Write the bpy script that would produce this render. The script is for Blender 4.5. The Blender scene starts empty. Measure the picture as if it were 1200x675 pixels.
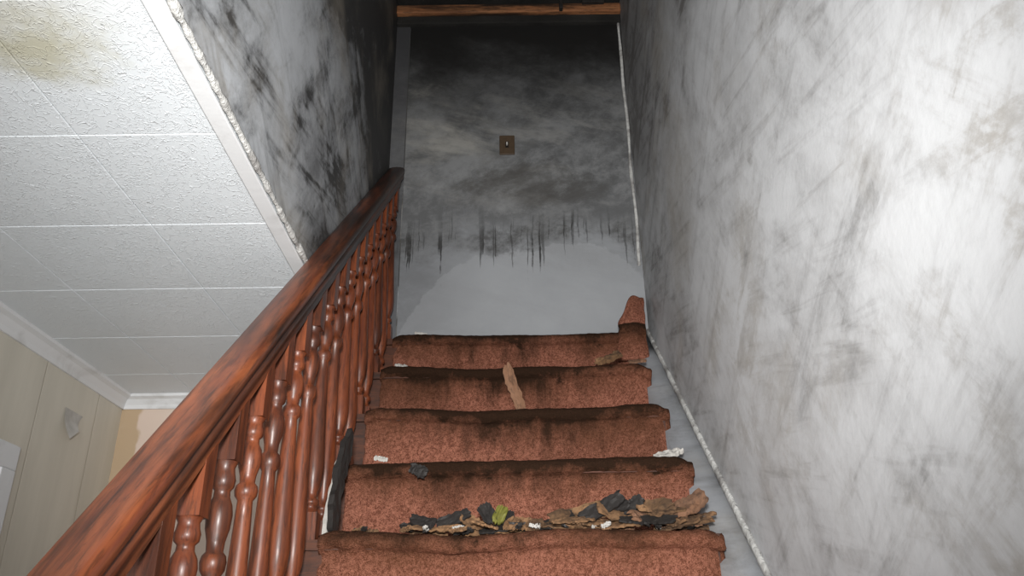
import bpy, bmesh, random
from math import *
from mathutils import Vector, Matrix, noise, Euler
random.seed(7)
CAMZ=1.6233; RUN=.2094; RISE=.1862; Y0=1.6385; Z0=1.862; SL=RISE/RUN
XL=-.452; XR=.4685; YB=2.60; ZC=2.419; XH=-1.25; YH=2.527
def nz(y): return Z0+(y-Y0)*SL      # nosing line

# ---------------- node helpers ----------------
class G:
    def __init__(s,name,rough=.6,spec=.3):
        s.m=bpy.data.materials.new(name); s.m.use_nodes=True
        s.t=s.m.node_tree; s.n=s.t.nodes; s.b=s.n['Principled BSDF']
        s.b.inputs['Roughness'].default_value=rough
        s.b.inputs['Specular IOR Level'].default_value=spec
        s.tc=s.n.new('ShaderNodeTexCoord').outputs['Object']
        sp=s.n.new('ShaderNodeSeparateXYZ'); s.l(s.tc,sp.inputs[0]); s.x,s.y,s.z=sp.outputs
    def l(s,a,b): s.t.links.new(a,b)
    def set(s,inp,v):
        if isinstance(v,(int,float)):
            inp.default_value=v
        elif isinstance(v,tuple):
            inp.default_value=v if len(inp.default_value)==len(v) else tuple(v)+(1,)
        else: s.l(v,inp)
    def ma(s,op,a,b=0,c=0,clamp=False):
        n=s.n.new('ShaderNodeMath'); n.operation=op; n.use_clamp=clamp
        s.set(n.inputs[0],a); s.set(n.inputs[1],b); s.set(n.inputs[2],c); return n.outputs[0]
    def add(s,a,b): return s.ma('ADD',a,b)
    def sub(s,a,b): return s.ma('SUBTRACT',a,b)
    def mul(s,a,b): return s.ma('MULTIPLY',a,b)
    def cl(s,a): return s.ma('ADD',a,0,clamp=True)
    def sm(s,v,a,b,o0=0,o1=1):
        n=s.n.new('ShaderNodeMapRange'); n.interpolation_type='SMOOTHSTEP'
        s.set(n.inputs[0],v); s.set(n.inputs[1],a); s.set(n.inputs[2],b); n.inputs[3].default_value=o0; n.inputs[4].default_value=o1
        return n.outputs[0]
    def blob(s,a,a0,ra,b,b0,rb):
        u=s.mul(s.sub(a,a0),1/ra); v=s.mul(s.sub(b,b0),1/rb)
        return s.ma('SQRT',s.add(s.mul(u,u),s.mul(v,v)))
    def cmb(s,x,y,z):
        n=s.n.new('ShaderNodeCombineXYZ'); s.set(n.inputs[0],x); s.set(n.inputs[1],y); s.set(n.inputs[2],z); return n.outputs[0]
    def mp(s,scale=(1,1,1),rot=(0,0,0),loc=(0,0,0)):
        n=s.n.new('ShaderNodeMapping'); n.vector_type='TEXTURE'; s.l(s.tc,n.inputs[0])
        n.inputs['Scale'].default_value=tuple(1/q for q in scale); n.inputs['Rotation'].default_value=rot; n.inputs['Location'].default_value=loc
        return n.outputs[0]
    def no(s,scale,detail=4,rough=.55,dist=0,vec=None):
        n=s.n.new('ShaderNodeTexNoise'); s.l(vec or s.tc,n.inputs['Vector'])
        n.inputs['Scale'].default_value=scale; n.inputs['Detail'].default_value=detail
        n.inputs['Roughness'].default_value=rough; n.inputs['Distortion'].default_value=dist
        return n.outputs['Fac']
    def mix(s,f,a,b):
        n=s.n.new('ShaderNodeMix'); n.data_type='RGBA'; s.set(n.inputs[0],f); s.set(n.inputs[6],a); s.set(n.inputs[7],b); return n.outputs[2]
    def bump(s,h,st=.3,d=.01):
        n=s.n.new('ShaderNodeBump'); s.l(h,n.inputs['Height']); n.inputs['Strength'].default_value=st; n.inputs['Distance'].default_value=d
        s.l(n.outputs[0],s.b.inputs['Normal'])
    def col(s,c): s.set(s.b.inputs['Base Color'],c)

def sooty_wall(name,base,soot,ygrad,zgrad,amt,gam):
    g=G(name,.6,.2)
    v1=g.mp((1,1,1.5),(.7,0,0)); n1=g.no(1.9,12,.70,.25,v1)
    v2=g.mp((1,1,3.2),(.95,0,0)); n2=g.no(2.4,10,.70,.25,v2)
    v3=g.mp((1,1,5.0),(-.55,0,0),(3,1,2)); n3=g.no(2.2,8,.68,.3,v3)
    v4=g.mp((1,1,9),(.25,0,0),(1,5,2)); n4=g.no(3.0,7,.62,.4,v4)
    n5=g.no(13,9,.74,.3)
    grad=g.add(g.sm(g.y,*ygrad,0,.55),g.sm(g.z,*zgrad,0,.45))
    s=g.sm(g.add(n1,g.mul(grad,.28)),.42,.80,0,.75)
    s=g.add(s,g.sm(n2,.46,.76,0,.5)); s=g.add(s,g.sm(n3,.48,.74,0,.5))
    s=g.add(s,g.mul(g.sm(n4,.48,.68,0,.55),g.sm(n1,.40,.6)))
    s=g.add(s,g.mul(g.sm(n5,.46,.78,0,.6),g.sm(n2,.4,.62)))
    s=g.add(s,g.mul(grad,gam))
    s=g.cl(g.mul(s,amt))
    c=g.mix(s,base,soot)
    warm=g.mul(g.sm(g.no(2.2,6,.65,.3),.45,.7,0,.45),g.sm(s,.03,.3)); c=g.mix(warm,c,(.37,.33,.27))
    c=g.mix(g.mul(g.mul(g.sm(n3,.54,.76,0,.65),g.sm(g.add(n5,g.mul(n2,.5)),.64,.92)),amt),c,(.06,.056,.052))
    g.col(c)
    g.bump(g.add(g.no(60,3),g.mul(g.no(9,4),1.5)),.10,.005)
    return g.m
M={}
M['wallR']=sooty_wall('plaster_right',(.70,.715,.735),(.20,.193,.19),(1.0,2.8),(2.6,3.7),.62,.58)
M['skirt']=sooty_wall('stringer_grey_paint',(.38,.395,.42),(.14,.14,.145),(1.0,2.8),(2.7,3.8),.6,.3)
M['wallL']=sooty_wall('plaster_left',(.53,.55,.575),(.055,.055,.055),(.9,2.6),(2.8,3.9),.95,.75)

# back wall
g=G('plaster_back_sooted',.65,.2)
n1=g.no(2.6,12,.72,.2,g.mp((1,1,1.3),(0,.3,0))); n2=g.no(6,10,.72,.2,g.mp((.8,1,1.3),(0,-.35,0)))
n6=g.no(3.2,9,.7,.3,g.mp((.7,1,2.4),(0,.25,0),(3,2,1)))
n7=g.no(20,8,.72,.2)
zz=g.add(g.z,g.mul(g.sub(n1,.5),.55))
dark=g.add(g.sm(zz,3.0,3.5,0,.35),g.sm(zz,3.40,3.95,0,.65))
c=g.mix(g.sm(g.add(g.mul(n2,.7),g.mul(n7,.3)),.40,.62),(.125,.127,.13),(.27,.275,.28))
c=g.mix(g.mul(g.sm(n6,.50,.66,0,.5),g.sm(g.z,3.05,3.3)),c,(.36,.355,.34))
c=g.mix(dark,c,(.012,.0115,.011))
wb=g.sm(g.add(g.blob(g.x,-.24,.26,g.z,3.44,.20),g.mul(g.sub(n2,.5),3.0)),.1,1.2,1,0)
c=g.mix(g.mul(wb,g.sm(n6,.38,.6,0,.5)),c,(.34,.33,.30))
bb=g.sm(g.add(g.blob(g.x,.05,.30,g.z,3.25,.12),g.mul(g.sub(n2,.5),2.5)),.1,1.1,.7,0)
c=g.mix(bb,c,(.065,.060,.054))
xq=g.mul(g.sub(g.x,.06),1/.40); zb=g.sub(3.055,g.mul(g.mul(xq,xq),.05)); zb=g.add(zb,g.mul(g.sub(g.no(4,8,.70),.5),.42))
dz=g.sub(zb,g.z)
xw=g.add(g.x,g.mul(g.sub(g.no(11,3),.5),.020))
col1=g.no(1.0,2,.6,0,g.cmb(g.mul(xw,34),0,g.mul(g.z,1.0)))
col2=g.no(1.0,1,.5,0,g.cmb(g.mul(g.x,10),5,0)); col3=g.no(1.0,1,.5,0,g.cmb(g.mul(xw,80),9,g.mul(g.z,1.5)))
dpos=g.ma('MAXIMUM',dz,0)
def dripm(col,th,k,sharp,mod):
    return g.mul(g.sm(g.sub(col,g.add(th,g.mul(dpos,k))),0,sharp),mod)
dp=g.add(dripm(col1,.55,.55,.035,g.sm(col2,.40,.52,.0,1)),dripm(col3,.57,1.0,.04,.6))
dp=g.mul(g.cl(dp),g.mul(g.sm(dz,-.10,.02),g.sm(g.no(30,4,.6),.3,.5,.45,1)))
low=g.sm(dz,-.10,.09)
light=g.mix(g.no(5,9,.7,.2),(.21,.22,.232),(.325,.335,.35))
light=g.mix(g.mul(g.sm(g.x,-.36,-.05,1,0),g.sm(n2,.3,.6,.3,.8)),light,(.17,.175,.185))
light=g.mix(g.mul(g.sm(n6,.45,.65,0,.5),g.sm(dz,.0,.2,1,.25)),light,(.12,.12,.12))
c=g.mix(low,c,light)
arch=g.sub(g.add(2.985,g.mul(g.sub(g.no(4,6,.66),.5),.16)),g.mul(g.ma('POWER',g.ma('ABSOLUTE',g.mul(g.sub(g.x,.11),1/.36)),3.0),.12))
inside=g.sm(g.sub(arch,g.z),-.005,.005)
c=g.mix(g.mul(inside,.24),c,(.42,.43,.445))
c=g.mix(g.mul(dp,.88),c,(.020,.019,.018))
edge=g.mul(g.sm(dz,-.20,-.0,0,1),g.sm(dz,.0,.08,1,0)); c=g.mix(g.mul(edge,g.sm(n2,.42,.62,.0,.8)),c,(.045,.043,.041))
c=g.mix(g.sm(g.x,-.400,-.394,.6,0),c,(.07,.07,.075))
g.col(c); g.bump(g.add(g.no(40,4),g.mul(n1,2)),.12,.005); M['wallB']=g.m

# textured ceiling tiles
g=G('embossed_ceiling_tile',.42,.35)
w=g.no(46,2,.5,1.8); r=g.sm(g.ma('ABSOLUTE',g.sub(w,.5)),0,.05,1,0)
st=g.sm(g.add(g.blob(g.x,-.67,.10,g.y,.895,.085),g.mul(g.sub(g.no(12,7,.68),.5),2.6)),.1,1.3,1,0)
c=g.mix(g.sm(g.no(1.2,4),.3,.7),(.68,.72,.75),(.74,.78,.81))
c=g.mix(g.sm(g.blob(g.x,-.72,.24,g.y,.80,.20),.2,1.1,.4,0),c,(.58,.56,.46))
c=g.mix(g.mul(st,.65),c,(.40,.37,.22)); g.col(c); g.bump(r,.34,.004); M['tile']=g.m
g=G('white_trim_paint',.45,.3)
c=g.mix(g.sm(g.no(9,6,.6,.5),.5,.75,0,.5),(.68,.69,.70),(.38,.37,.35)); g.col(c); g.bump(g.no(40,3),.15,.004); M['trim']=g.m
g=G('rough_plaster_edge',.8,.2)
c=g.mix(g.sm(g.no(14,6,.65),.42,.65),(.60,.60,.58),(.28,.27,.26)); g.col(c); g.bump(g.no(45,5,.65),.9,.012); M['edge']=g.m
g=G('hall_panelling',.5,.3)
n=g.no(2,5,.6,0,g.mp((1,6,.8))); c=g.mix(n,(.47,.44,.37),(.70,.66,.57))
seam=g.sm(g.ma('ABSOLUTE',g.sub(g.ma('FRACT',g.mul(g.add(g.y,.03),1/.30)),.5)),.488,.5)
c=g.mix(g.mul(seam,.4),c,(.25,.22,.16)); g.col(c); g.bump(g.mul(seam,-1),.3,.004); M['hall']=g.m
g=G('hall_end_wallpaper',.6,.25)
c=g.mix(g.sm(g.add(g.x,g.mul(g.no(6,4),.1)),-1.14,-1.13),(.46,.34,.22),(.62,.50,.42)); c=g.mix(g.sm(g.no(4,5),.5,.7,0,.4),c,(.62,.55,.47)); g.col(c); M['hallend']=g.m
g=G('floor_boards',.4,.4); c=g.mix(g.no(3,5,.6,.5,g.mp((8,1,1))),(.12,.07,.04),(.22,.13,.07)); g.col(c); M['floor']=g.m

# carpet
g=G('terracotta_carpet',.97,.04)
f=g.no(420,2,.75); f2=g.no(130,3,.65)
c=g.mix(g.sm(g.add(g.mul(f,.6),g.mul(f2,.4)),.38,.62),(.17,.058,.036),(.57,.235,.155))
big=g.no(3.2,8,.7,.2); med=g.no(12,9,.74,.2)
vs=g.no(2.2,7,.66,.15,g.mp((9,1,2.2)))
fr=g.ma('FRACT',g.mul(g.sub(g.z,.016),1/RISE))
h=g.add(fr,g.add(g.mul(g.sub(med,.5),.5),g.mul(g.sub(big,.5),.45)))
up=g.sm(g.z,1.86,2.02,.15,1)
cent=g.mul(g.sm(g.ma('ABSOLUTE',g.sub(g.x,-.02)),.05,.37,1,.25),up)
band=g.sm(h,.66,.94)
hv=g.add(fr,g.mul(g.sub(vs,.5),1.9))
stain=g.mul(g.sm(hv,.22,.85),cent)
dirt=g.mul(g.sm(big,.43,.64,0,.8),g.sm(g.z,1.8,2.0,.4,1))
blk=g.mul(g.sm(med,.56,.68,0,.8),g.sm(fr,.3,.9))
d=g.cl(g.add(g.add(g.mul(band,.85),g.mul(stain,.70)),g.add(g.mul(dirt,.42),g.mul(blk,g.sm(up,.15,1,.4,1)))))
c=g.mix(g.sm(g.add(fr,g.mul(g.sub(big,.5),1.6)),.2,.9,0,.6),c,(.17,.070,.033))
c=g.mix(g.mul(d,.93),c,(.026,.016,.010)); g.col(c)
g.bump(g.add(f,g.mul(f2,.8)),.9,.01); M['carpet']=g.m

def wood(name,vec_scale,cA,cB,cD,rough,rot=(0,0,0),darkamt=.5,coat=.12,lo=.46,hi=.60,k2=.8):
    g=G(name,rough,.35)
    v=g.mp(vec_scale,rot); n=g.no(3,8,.65,.6,v); n2=g.no(k2,7,.66,.3,v); n3=g.no(9,5,.7,.4,v)
    c=g.mix(g.sm(n,.3,.7),cA,cB); c=g.mix(g.sm(n3,.50,.62,0,.5),c,cD)
    d=g.sm(n2,lo,hi,0,darkamt)
    if name.startswith('mahogany'):
        n8=g.no(1.3,6,.6,.3,g.mp((5,1.1,5),rot)); d=g.cl(g.add(g.mul(d,.75),g.sm(g.add(n8,g.sm(g.z,1.3,2.9,-.07,.10)),.42,.66,0,.75)))
    c=g.mix(d,c,cD); g.col(c)
    g.b.inputs['Coat Weight'].default_value=coat; g.b.inputs['Coat Roughness'].default_value=.25
    g.bump(n3,.15,.003); return g.m
ang=atan(SL)
M['rail']=wood('mahogany_handrail',(14,1.1,14),(.28,.082,.030),(.14,.034,.015),(.026,.012,.008),.42,(ang,0,0),.85,.15,.42,.64,1.6)
M['bal']=wood('cherry_baluster',(18,18,2.2),(.20,.052,.018),(.10,.024,.010),(.020,.008,.005),.42,(0,0,0),.65,.14)
M['step']=wood('dark_step_wood',(3,18,18),(.10,.03,.012),(.06,.02,.01),(.015,.008,.006),.6,(0,0,0),.5,0)
M['bark']=wood('charred_fibreboard',(9,9,9),(.17,.090,.042),(.27,.15,.075),(.022,.014,.010),.9,(0,0,0),.75,0,.44,.62)
M['lite']=wood('splintered_wood',(12,12,4),(.28,.15,.09),(.20,.10,.055),(.04,.025,.018),.85,(0,0,0),.5,0)
M['beam']=wood('header_beam_wood',(2,12,14),(.28,.11,.045),(.36,.16,.07),(.010,.008,.006),.7,(0,0,0),.95,0,.42,.58)
g=G('char_black',.6,.4); g.col(g.mix(g.no(20,5),(.007,.006,.006),(.035,.030,.027))); g.bump(g.no(50,5),.5,.006); M['char']=g.m
g=G('lime_scrap',.6,.3); g.col(g.mix(g.no(60,4),(.26,.25,.05),(.03,.03,.008))); M['lime']=g.m
g=G('plaster_chip',.8,.2); g.col(g.mix(g.no(30,4),(.6,.58,.55),(.3,.28,.25))); M['chip']=g.m
g=G('bronze_plate',.5,.3); g.col(g.mix(g.no(60,4),(.045,.030,.019),(.09,.06,.036))); M['plate']=g.m
g=G('black_slot',.6,.3); g.col((.01,.008,.006)); M['slot']=g.m
g=G('burnt_ceiling',.9,.1); g.col(g.mix(g.no(5,6),(.006,.006,.006),(.04,.038,.035))); g.bump(g.no(12,6),.7,.02); M['burnt']=g.m

# ---------------- mesh helpers ----------------
def empty(name):
    e=bpy.data.objects.new(name,None); bpy.context.collection.objects.link(e); return e
def obj(name,bm,mat,parent=None,smooth=False):
    me=bpy.data.meshes.new(name); bmesh.ops.recalc_face_normals(bm,faces=bm.faces); bm.to_mesh(me); bm.free()
    for m in (mat if isinstance(mat,list) else [mat]): me.materials.append(m)
    if smooth:
        for p in me.polygons: p.use_smooth=True
    o=bpy.data.objects.new(name,me); bpy.context.collection.objects.link(o)
    if parent: o.parent=parent
    return o
def addbox(bm,a,b,mi=0):
    vs=[bm.verts.new((x,y,z)) for x in (a[0],b[0]) for y in (a[1],b[1]) for z in (a[2],b[2])]
    for f in [(0,1,3,2),(4,6,7,5),(0,4,5,1),(2,3,7,6),(0,2,6,4),(1,5,7,3)]:
        fc=bm.faces.new([vs[i] for i in f]); fc.material_index=mi
def box(name,a,b,mat,parent=None,bev=0):
    bm=bmesh.new(); addbox(bm,a,b); o=obj(name,bm,mat,parent)
    if bev:
        m=o.modifiers.new('bevel','BEVEL'); m.width=bev; m.segments=2
    return o
def sweep(bm,prof,ys,f,mi=0,cap=True):
    rings=[]
    for y in ys: rings.append([bm.verts.new((px,y,f(y)+pz)) for px,pz in prof])
    n=len(prof)
    for a,b in zip(rings,rings[1:]):
        for i in range(n):
            fc=bm.faces.new([a[i],a[(i+1)%n],b[(i+1)%n],b[i]]); fc.material_index=mi; fc.smooth=True
    if cap:
        bm.faces.new(rings[0][::-1]); bm.faces.new(rings[-1])

# ---------------- room shell ----------------
YF=-1.0
box('wall_right',(XR,YF,0),(XR+.1,YB+.1,4.9),M['wallR'])
box('wall_back',(XL-.1,YB,0),(XR,YB+.1,4.02),M['wallB'])
box('wall_left',(XL-.09,YF,ZC+.012),(XL,YB,4.9),M['wallL'])
box('ceiling',(XL-.1,YF,4.30),(XR+.1,YB+.8,4.40),M['burnt'])
box('wall_above_beam',(XL-.1,YB+.5,4.0),(XR+.1,YB+.6,4.9),M['burnt'])
box('floor',(XH-.1,-2.6,-.05),(XR+.1,YB+.1,0),M['floor'])
whl=box('wall_hall_left',(XH-.1,YF,0),(XH,YH+.1,ZC+.1),M['hall'])
box('wall_hall_end',(XH,YH,0),(XL-.1,YH+.1,ZC),M['hallend'])
S=.2998; bm=bmesh.new()
xs=[-.715-2*S,-.715-S,-.715,XL-.005]
ys=[1.107+k*S for k in range(-7,6)]
for xa,xb in zip(xs,xs[1:]):
    for ya,yb in zip(ys,ys[1:]):
        xa2=max(xa,XH); yb2=min(yb,YH)
        if yb2-ya<.01: continue
        addbox(bm,(xa2+.0006,ya+.0006,ZC),(xb-.0006,yb2-.0006,ZC+.012))
o=obj('ceiling_hall',bm,M['tile'])
m=o.modifiers.new('b','BEVEL'); m.width=.0015; m.segments=2
box('ceiling_hall_backing',(XH-.1,YF,ZC+.004),(XL-.09,YH+.1,ZC+.05),M['trim'])
box('trim_1',(XL-.034,YF,ZC-.006),(XL-.004,2.5,ZC),M['trim'],bev=.002)
bm=bmesh.new(); rings=[]
N=260
for i in range(N):
    y=YF+(2.5-YF)*i/(N-1); r=.005+.003*noise.noise(Vector((y*14,0,0)))+.003*noise.noise(Vector((y*45,3,0)))
    rings.append([bm.verts.new((XL+.001+r*cos(a)*1.0,y,ZC+.004+r*1.5*sin(a))) for a in [k*pi/4 for k in range(8)]])
for a,b in zip(rings,rings[1:]):
    for k in range(8): bm.faces.new([a[k],a[(k+1)%8],b[(k+1)%8],b[k]])
obj('trim_2',bm,M['edge'],smooth=True)
def cornice(name,path):
    bm=bmesh.new(); prof=[(0,0),(0,-.042),(.006,-.042),(.010,-.03),(.022,-.014),(.034,-.008),(.036,0)]
    (A,B,nrm)=path; rr=[]
    for P in (A,B): rr.append([bm.verts.new((P[0]+nrm[0]*p,P[1]+nrm[1]*p,ZC+q)) for p,q in prof])
    for i in range(len(prof)): bm.faces.new([rr[0][i],rr[0][(i+1)%len(prof)],rr[1][(i+1)%len(prof)],rr[1][i]])
    bm.faces.new(rr[0]); bm.faces.new(rr[1]); return obj(name,bm,M['trim'])
cornice('trim_3',((XH,YF),(XH,YH),(1,0))); cornice('trim_4',((XH,YH),(XL-.1,YH),(0,-1)))
dr=empty('door_1')
box('casing_head',(XH,1.2,2.07),(XH+.02,2.01,2.13),M['trim'],dr,.003)
box('casing_jamb',(XH,1.95,0),(XH+.02,2.01,2.07),M['trim'],dr,.003)
box('casing_jamb_2',(XH,1.2,0),(XH+.02,1.26,2.07),M['trim'],dr,.003)
box('leaf',(XH,1.26,0.005),(XH+.008,1.95,2.07),M['trim'],dr,.002)
bm=bmesh.new(); gr=[]
for i in range(9):
    t=i/8; row=[]
    for j in range(5):
        s=j/4; row.append(bm.verts.new((XH+.001+.03*t*t, 2.20+.10*s*(1-.6*t), 2.29-.09*t+.03*s*t)))
    gr.append(row)
for i in range(8):
    for j in range(4): bm.faces.new([gr[i][j],gr[i][j+1],gr[i+1][j+1],gr[i+1][j]])
obj('peeling_wallpaper',bm,M['chip'],whl,smooth=True)

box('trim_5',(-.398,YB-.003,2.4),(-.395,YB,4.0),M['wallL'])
bm=bmesh.new(); rings=[]
for i in range(120):
    z=2.90+1.3*i/119; r=.006+.002*noise.noise(Vector((z*9,0,1)))
    cx=XR-.010+.004*noise.noise(Vector((z*5,2,1))); cy=YB-.006
    rings.append([bm.verts.new((cx+r*cos(a),cy+r*sin(a),z)) for a in [k*pi/4 for k in range(8)]])
for a,b in zip(rings,rings[1:]):
    for k in range(8): bm.faces.new([a[k],a[(k+1)%8],b[(k+1)%8],b[k]])
obj('trim_6',bm,M['edge'],smooth=True)
sw=empty('light_switch_plate')
box('plate',(-.036,YB-.007,3.375),(.022,YB,3.462),M['plate'],sw,.003)
box('toggle_slot',(-.013,YB-.009,3.405),(-.001,YB-.006,3.432),M['slot'],sw)
box('toggle',(-.010,YB-.018,3.414),(-.004,YB-.008,3.424),M['chip'],sw,.001)
hb=empty('header_beam')
box('beam',(XL,YB-.04,4.050),(XR,YB+.06,4.092),M['beam'],hb,.004)
box('beam_lower',(XL,YB-.02,4.01),(XR,YB+.06,4.050),M['burnt'],hb,.004)
box('batten',(XL,YB-.07,4.105),(XR,YB-.02,4.122),M['burnt'],hb,.003)
box('bracket',(.215,YB-.06,4.05),(.230,YB-.035,4.15),M['char'],hb,.002)
box('bracket_b',(.31,YB-.06,4.08),(.40,YB-.04,4.12),M['char'],hb,.002)
bm=bmesh.new()
for i in range(14):
    x=XL+.05+i*.06; addbox(bm,(x,YB-.09+random.random()*.03,4.118+random.random()*.012),(x+.05,YB-.03,4.17+random.random()*.03))
obj('hanging_plaster',bm,M['edge'],hb)

# ---------------- staircase ----------------
stc=empty('staircase')
bm=bmesh.new()
for i in range(-9,5):
    y=Y0+i*RUN; z=Z0+i*RISE
    y2=y+RUN+.03 if i<4 else YB
    addbox(bm,(-.445,y+.026,z-RISE),(.395,y+.045,z-.022))
    addbox(bm,(-.445,y+.014,z-.034),(.395,y2,z-.014))
obj('wooden_steps',bm,M['step'],stc)
bm=bmesh.new()
sweep(bm,[(.392,-.092),(XR,-.074),(XR,-.34),(.392,-.34)],[-.28+k*(YB+.28)/20 for k in range(21)],nz)
obj('wall_stringer',bm,M['skirt'],stc)
bm=bmesh.new(); prof0=[(-.008,-.066),(-.006,-.060),(0,-.057),(0,-.08),(-.009,-.08)]; rings=[]
for k in range(241):
    y=-.28+k*(YB+.28)/240; w=.002*noise.noise(Vector((y*9,1,1)))+.0012*noise.noise(Vector((y*40,1,1)))
    rings.append([bm.verts.new((XR+(a-w if a<0 else 0),y,nz(y)+b+w)) for a,b in prof0])
for a,b in zip(rings,rings[1:]):
    for k in range(5): bm.faces.new([a[k],a[(k+1)%5],b[(k+1)%5],b[k]])
obj('stringer_bead',bm,M['edge'],stc,True)
bm=bmesh.new()
sweep(bm,[(-.452,-.19),(-.440,-.19),(-.440,-.40),(-.452,-.40)],[-.1,YH-.002],nz)
obj('outer_stringer',bm,M['bal'],stc)
bm=bmesh.new(); NX=150; prof=[]
for i in range(-9,5):
    y=Y0+i*RUN; z=Z0+i*RISE
    p=[]
    for k in range(11): p.append((y+.020-.003*sin(pi*k/10),z-RISE+.004+(RISE-.045)*k/10,0))
    for t in (0,.12,.25,.4,.55,.7,.85,1):
        a=-pi*.45+t*pi*.95
        p.append((y+.016-.016*cos(a),z-.017+.017*sin(a),1))
    yend=y+RUN+.018 if i<4 else YB-.01
    for k in range(1,7): p.append((y+.018+(yend-y-.018)*k/6,z,2))
    prof+= [(q[0],q[1],q[2],i) for q in p]
rows=[]
for (y,z,tp,i) in prof:
    row=[]
    for j in range(NX+1):
        x=-.39+.797*j/NX
        nzv=noise.noise(Vector((x*4.5,i*7.3,0))); n2=noise.noise(Vector((x*22,y*22,z*22))); n3=noise.noise(Vector((x*80,y*80,z*80)))
        e=max(0,(abs(x)-.355)/.035)
        dy=.006*noise.noise(Vector((x*3,i*3.1,5)))+.004*n2+.0024*n3
        dz=(.010*nzv -.006*(1-(x/.39)**2) -.008*min(e,1.2)**2)+.003*n2+.0026*n3
        if tp==0: dz*=.3
        dx=(.006*noise.noise(Vector((0,i*5.1+z*9,2+(x>0)*5)))+.004*noise.noise(Vector((0,z*60,y*60))))*abs(x)/.39
        row.append(bm.verts.new((x+dx,y+dy+(.006*e*e if tp<2 else 0),z+dz)))
    rows.append(row)
for a,b in zip(rows,rows[1:]):
    for j in range(NX): bm.faces.new([a[j],a[j+1],b[j+1],b[j]])
o=obj('carpet',bm,M['carpet'],stc,True)
m=o.modifiers.new('s','SOLIDIFY'); m.thickness=.010; m.offset=-1
# curled carpet end at top right
bm=bmesh.new(); gr=[]
yt=Y0+4*RUN; zt=Z0+4*RISE
for i in range(29):
    t=i/28; row=[]
    for j in range(15):
        s=j/14
        x=.350+.085*s-.012*(1-t)*(1-s)+.02*max(0,t-.6)
        hgt=-.115+t*(.115+.030+.095*min(1,s*1.9))
        y=yt-.012-.014*sin(pi*s)+.05*t*t*(.4+.6*s)
        row.append(bm.verts.new((x+.006*noise.noise(Vector((t*5,s*3,0))), y+.008*noise.noise(Vector((t*6,s*4,1))), zt+hgt+.012*noise.noise(Vector((s*6,2,3)))*t)))
    gr.append(row)
for i in range(28):
    for j in range(14): bm.faces.new([gr[i][j],gr[i][j+1],gr[i+1][j+1],gr[i+1][j]])
o=obj('carpet_curl',bm,M['carpet'],stc,True); m=o.modifiers.new('s','SOLIDIFY'); m.thickness=.018; m.offset=0
m=o.modifiers.new('ss','SUBSURF'); m.levels=1; m.render_levels=1

# ---------------- railing ----------------
rl=empty('stair_railing'); HR=.614; XC=-.42
prof=[(-.030,-.006),(-.027,-.001),(-.015,.003),(0,.0045),(.015,.003),(.027,-.001),(.030,-.007),(.030,-.020),(.026,-.025),(.024,-.030),(.027,-.036),(.027,-.046),(.022,-.052),(.019,-.062),(.019,-.078),(-.019,-.078),(-.019,-.062),(-.022,-.052),(-.027,-.046),(-.027,-.036),(-.024,-.030),(-.026,-.025),(-.030,-.020)]
bm=bmesh.new()
sweep(bm,[(XC+a,b) for a,b in prof],[-.28+k*(2.575+.28)/40 for k in range(41)],lambda y:nz(y)+HR)
o=obj('handrail',bm,M['rail'],rl)
m=o.modifiers.new('e','EDGE_SPLIT'); m.split_angle=radians(50)
def baluster(bm,x,y,zb,zt):
    def sq(h0,h1,f0=None,f1=None,w=.0175):
        vs=[]
        for (sx,sy) in ((-1,-1),(1,-1),(1,1),(-1,1)):
            vs.append((x+sx*w,y+sy*w))
        lo=[bm.verts.new((a,b,h0)) for a,b in vs]; hi=[bm.verts.new((a,b,h1+((b-y)*SL if f1 else 0))) for a,b in vs]
        for k in range(4): bm.faces.new([lo[k],lo[(k+1)%4],hi[(k+1)%4],hi[k]])
        bm.faces.new(lo[::-1]); bm.faces.new(hi)
    tb=.055; tt=.085
    sq(zb,zb+tb); sq(zt-tt,zt,f1=True)
    P=[(0,.0175),(.015,.0125),(.03,.011),(.04,.0165),(.055,.0165),(.065,.011),(.09,.012),(.14,.0185),(.20,.0205),(.27,.0195),(.36,.0175),(.46,.0155),(.56,.014),(.66,.0125),(.715,.0115),(.73,.0165),(.75,.0178),(.765,.016),(.775,.0115),(.80,.0125),(.83,.0165),(.865,.0180),(.89,.0160),(.91,.0115),(.925,.011),(.935,.0155),(.955,.0165),(.97,.0145),(.985,.0135),(1,.0170)]
    z0=zb+tb; z1=zt-tt; SEG=18; prev=None
    for t,r in P:
        ring=[bm.verts.new((x+r*cos(a),y+r*sin(a),z0+(z1-z0)*t)) for a in [2*pi*k/SEG for k in range(SEG)]]
        if prev:
            for k in range(SEG):
                f=bm.faces.new([prev[k],prev[(k+1)%SEG],ring[(k+1)%SEG],ring[k]]); f.smooth=True
        prev=ring
bm=bmesh.new()
for i in range(-9,5):
    for q in (.042,.147):
        y=Y0+i*RUN+q
        if y>2.56: continue
        baluster(bm,XC+.002,y,Z0+i*RISE-.014,nz(y)+HR-.074)
obj('balusters',bm,M['bal'],rl)
bm=bmesh.new()
addbox(bm,(XC-.045,-.36,0),(XC+.045,-.27,1.05)); addbox(bm,(XC-.055,-.37,1.05),(XC+.055,-.26,1.075))
bmesh.ops.create_uvsphere(bm,u_segments=20,v_segments=12,radius=.045,matrix=Matrix.Translation((XC,-.315,1.11)))
o=obj('newel_post',bm,M['bal'],rl); m=o.modifiers.new('b','BEVEL'); m.width=.004

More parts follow.
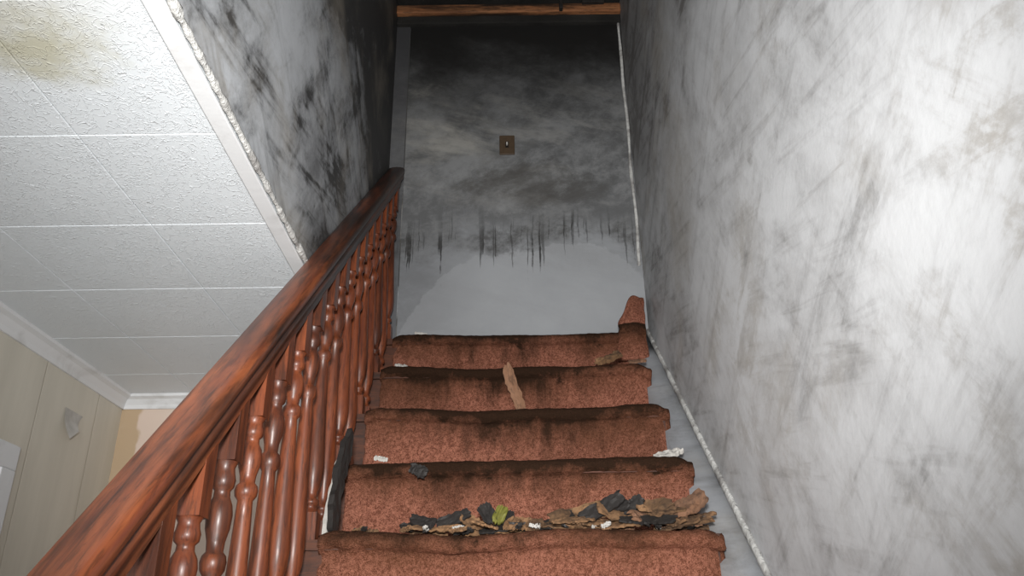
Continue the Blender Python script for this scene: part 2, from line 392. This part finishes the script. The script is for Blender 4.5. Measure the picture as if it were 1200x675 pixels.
# ---------------- debris ----------------
def shard(bm,c,L,W,T,rot,mi,seed,curl=.0,jag=.4):
    nx=14; ny=5; R=rot
    top=[];bot=[]
    for i in range(nx+1):
        rt=[];rb=[]
        for j in range(ny+1):
            u=i/nx-.5; v=j/ny-.5
            wj=1+jag*noise.noise(Vector((i*.8,seed*3.3,9*(j>2))))+jag*.4*noise.noise(Vector((i*2.1,seed*2.3,9*(j>2))))
            lj=1+jag*.6*noise.noise(Vector((j*1.3,seed*1.7,9*(i>6))))
            taper=1-.30*abs(2*u)**4
            x=u*L*lj; y=v*W*wj*taper
            z=curl*(u*u*4)+.3*T*noise.noise(Vector((i*.9,j*.9,seed)))+(.0015 if mi==1 else .005)*noise.noise(Vector((i*.45,j*.45,seed+9)))
            rt.append(bm.verts.new(c+R@Vector((x,y,z+T/2)))); rb.append(bm.verts.new(c+R@Vector((x,y,z-T/2))))
        top.append(rt);bot.append(rb)
    fs=[]
    for i in range(nx):
        for j in range(ny):
            fs.append([top[i][j],top[i+1][j],top[i+1][j+1],top[i][j+1]]); fs.append([bot[i][j],bot[i][j+1],bot[i+1][j+1],bot[i+1][j]])
    for i in range(nx):
        fs.append([top[i][0],bot[i][0],bot[i+1][0],top[i+1][0]]); fs.append([top[i+1][ny],bot[i+1][ny],bot[i][ny],top[i][ny]])
    for j in range(ny):
        fs.append([top[0][j+1],bot[0][j+1],bot[0][j],top[0][j]]); fs.append([top[nx][j],bot[nx][j],bot[nx][j+1],top[nx][j+1]])
    for f in fs:
        q=bm.faces.new(f); q.material_index=mi
def E(a,b,c): return Euler((radians(a),radians(b),radians(c))).to_matrix()
mats=[M['bark'],M['char'],M['lite'],M['lime'],M['chip']]
bm=bmesh.new(); zt=Z0; yt=Y0
sd=0; rr=random.Random(21)
for i in range(64):   # layer of flakes, thicker to the right
    sd+=1; x=-.22+.59*rr.random()**.8; hi=max(0,min(1,(x+.05)/.3))
    shard(bm,Vector((x,yt+.015+.08*rr.random(),zt+.004+(.006+.024*hi)*rr.random())),.03+.08*rr.random(),.015+.022*rr.random(),.004,E(rr.uniform(5,50),rr.uniform(-12,12),rr.uniform(-35,35)),rr.choice([0,0,0,0,1,2]) if x>0 else rr.choice([0,0,0,1]),sd)
for x,h,L,W,mi,rx,ry,rz in [(.12,.032,.11,.045,0,50,-14,5),(.17,.042,.10,.034,1,62,-28,0),(.205,.050,.045,.03,1,62,10,0),(.21,.030,.10,.05,0,45,14,10),(.26,.034,.11,.05,0,55,-8,-8),(.31,.034,.12,.050,2,40,-14,8),(.345,.044,.09,.045,2,52,-30,0),(.08,.02,.07,.03,1,40,-20,5),
    (-.19,.020,.050,.030,1,50,12,0),(-.13,.026,.070,.028,1,60,-20,0),(-.09,.020,.05,.03,0,50,25,0),(-.06,.036,.028,.050,1,65,-30,0),(-.035,.032,.024,.042,3,70,25,0),(-.022,.028,.03,.036,1,60,5,0),(-.21,.012,.05,.02,1,50,-8,0),(.235,.048,.05,.03,1,60,-35,0)]:
    sd+=1; shard(bm,Vector((x,yt+.04+.015*rr.random(),zt+h)),L,W,.004,E(rx,ry,rz),mi,sd,.004,.35)
for i in range(30):
    sd+=1; shard(bm,Vector((-.32+.68*rr.random(),yt+.008+.05*rr.random(),zt+.005)),.010+.018*rr.random(),.010,.004,E(30*rr.random(),30*rr.random(),180*rr.random()),4 if i%5==0 else (0 if i%3==1 else 1),sd)
obj('burnt_debris_pile',bm,mats)
def single(name,c,L,W,T,rot,mi,curl=0):
    global sd
    sd+=1; bm=bmesh.new(); shard(bm,Vector(c),L,W,T,rot,0,sd,curl); return obj(name,bm,mats[mi])
single('wood_splinter',(.004,Y0+3*RUN-.010,Z0+2*RISE+.098),.165,.032,.006,E(90,72,0),2,.004)
single('wood_splinter',(.285,Y0+3*RUN+.02,Z0+3*RISE+.020),.08,.030,.006,E(55,-20,0),0,.003)
single('wood_splinter',(.37,Y0+3*RUN+.02,Z0+3*RISE+.010),.05,.02,.006,E(35,-5,0),2)
single('plaster_fragment',(.355,Y0+RUN+.03,Z0+RISE+.010),.07,.022,.008,E(35,-14,10),4)
single('plaster_fragment',(-.33,Y0+3*RUN+.02,Z0+3*RISE+.006),.035,.02,.006,E(30,5,10),4)
single('plaster_fragment',(-.31,Y0+RUN+.02,Z0+RISE+.006),.03,.015,.006,E(30,5,10),4)
single('plaster_fragment',(-.30,Y0+4*RUN+.02,Z0+4*RISE+.004),.04,.012,.006,E(30,5,10),4)
single('charred_scrap',(-.22,Y0+RUN-.010,Z0+RISE-.028),.040,.028,.004,E(85,25,0),1)
bm=bmesh.new()
shard(bm,Vector((-.375,Y0+.09,Z0+.115)),.26,.040,.012,E(0,-62,90)@E(78,0,0),1,91,.006)
shard(bm,Vector((-.386,Y0+.075,Z0+.085)),.20,.014,.008,E(0,-62,90)@E(78,0,0),0,95,.004)
obj('charred_lath',bm,[M['chip'],M['char']])

# ---------------- lights ----------------
def area(name,loc,tgt,size,power,col=(1,1,1)):
    l=bpy.data.lights.new(name,'AREA'); l.size=size; l.energy=power; l.color=col
    o=bpy.data.objects.new(name,l); bpy.context.collection.objects.link(o); o.location=loc
    o.rotation_euler=(Vector(tgt)-Vector(loc)).to_track_quat('-Z','Y').to_euler(); return o
l=bpy.data.lights.new('camera_flash','SPOT'); l.energy=205; l.spot_size=radians(80); l.spot_blend=1; l.shadow_soft_size=.05; l.color=(1,.985,.96)
o=bpy.data.objects.new('camera_flash',l); bpy.context.collection.objects.link(o); o.location=(-.02,-.12,CAMZ+.17)
o.rotation_euler=(Vector((-.09,2.3,2.72))-o.location).to_track_quat('-Z','Y').to_euler()
area('rear_fill',(-.15,-.95,2.0),(0,2,2.4),.7,11.5,(1,.995,.985))  # added frontal fill behind the camera, evens out flash falloff; not a fixture
area('hall_fill',(-.85,-.6,1.3),(-.85,1.9,2.3),.4,11,(.98,.99,1))  # unseen fill added to brighten the hall ceiling tiles, no real lamp there
w=bpy.data.worlds.new('world'); w.use_nodes=True; bpy.context.scene.world=w
w.node_tree.nodes['Background'].inputs[0].default_value=(.84,.87,.9,1); w.node_tree.nodes['Background'].inputs[1].default_value=.35

# ---------------- camera ----------------
f,p,r,y=954.29,radians(24.7096),radians(.967),radians(-.3789)
fw=Vector((-sin(y)*cos(p),cos(y)*cos(p),sin(p))); up=Vector((sin(y)*sin(p),-cos(y)*sin(p),cos(p))); rt=Vector((cos(y),sin(y),0))
Rv=rt*cos(r)-up*sin(r); Uv=rt*sin(r)+up*cos(r)
cd=bpy.data.cameras.new('camera'); cd.sensor_width=36; cd.lens=f/1200*36; cd.clip_start=.02
co=bpy.data.objects.new('camera',cd); bpy.context.collection.objects.link(co)
mt=Matrix((Rv,Uv,-fw)).transposed().to_4x4(); mt.translation=Vector((-.0144,0,CAMZ)); co.matrix_world=mt
bpy.context.scene.camera=co
vs=bpy.context.scene.view_settings; vs.view_transform='Standard'
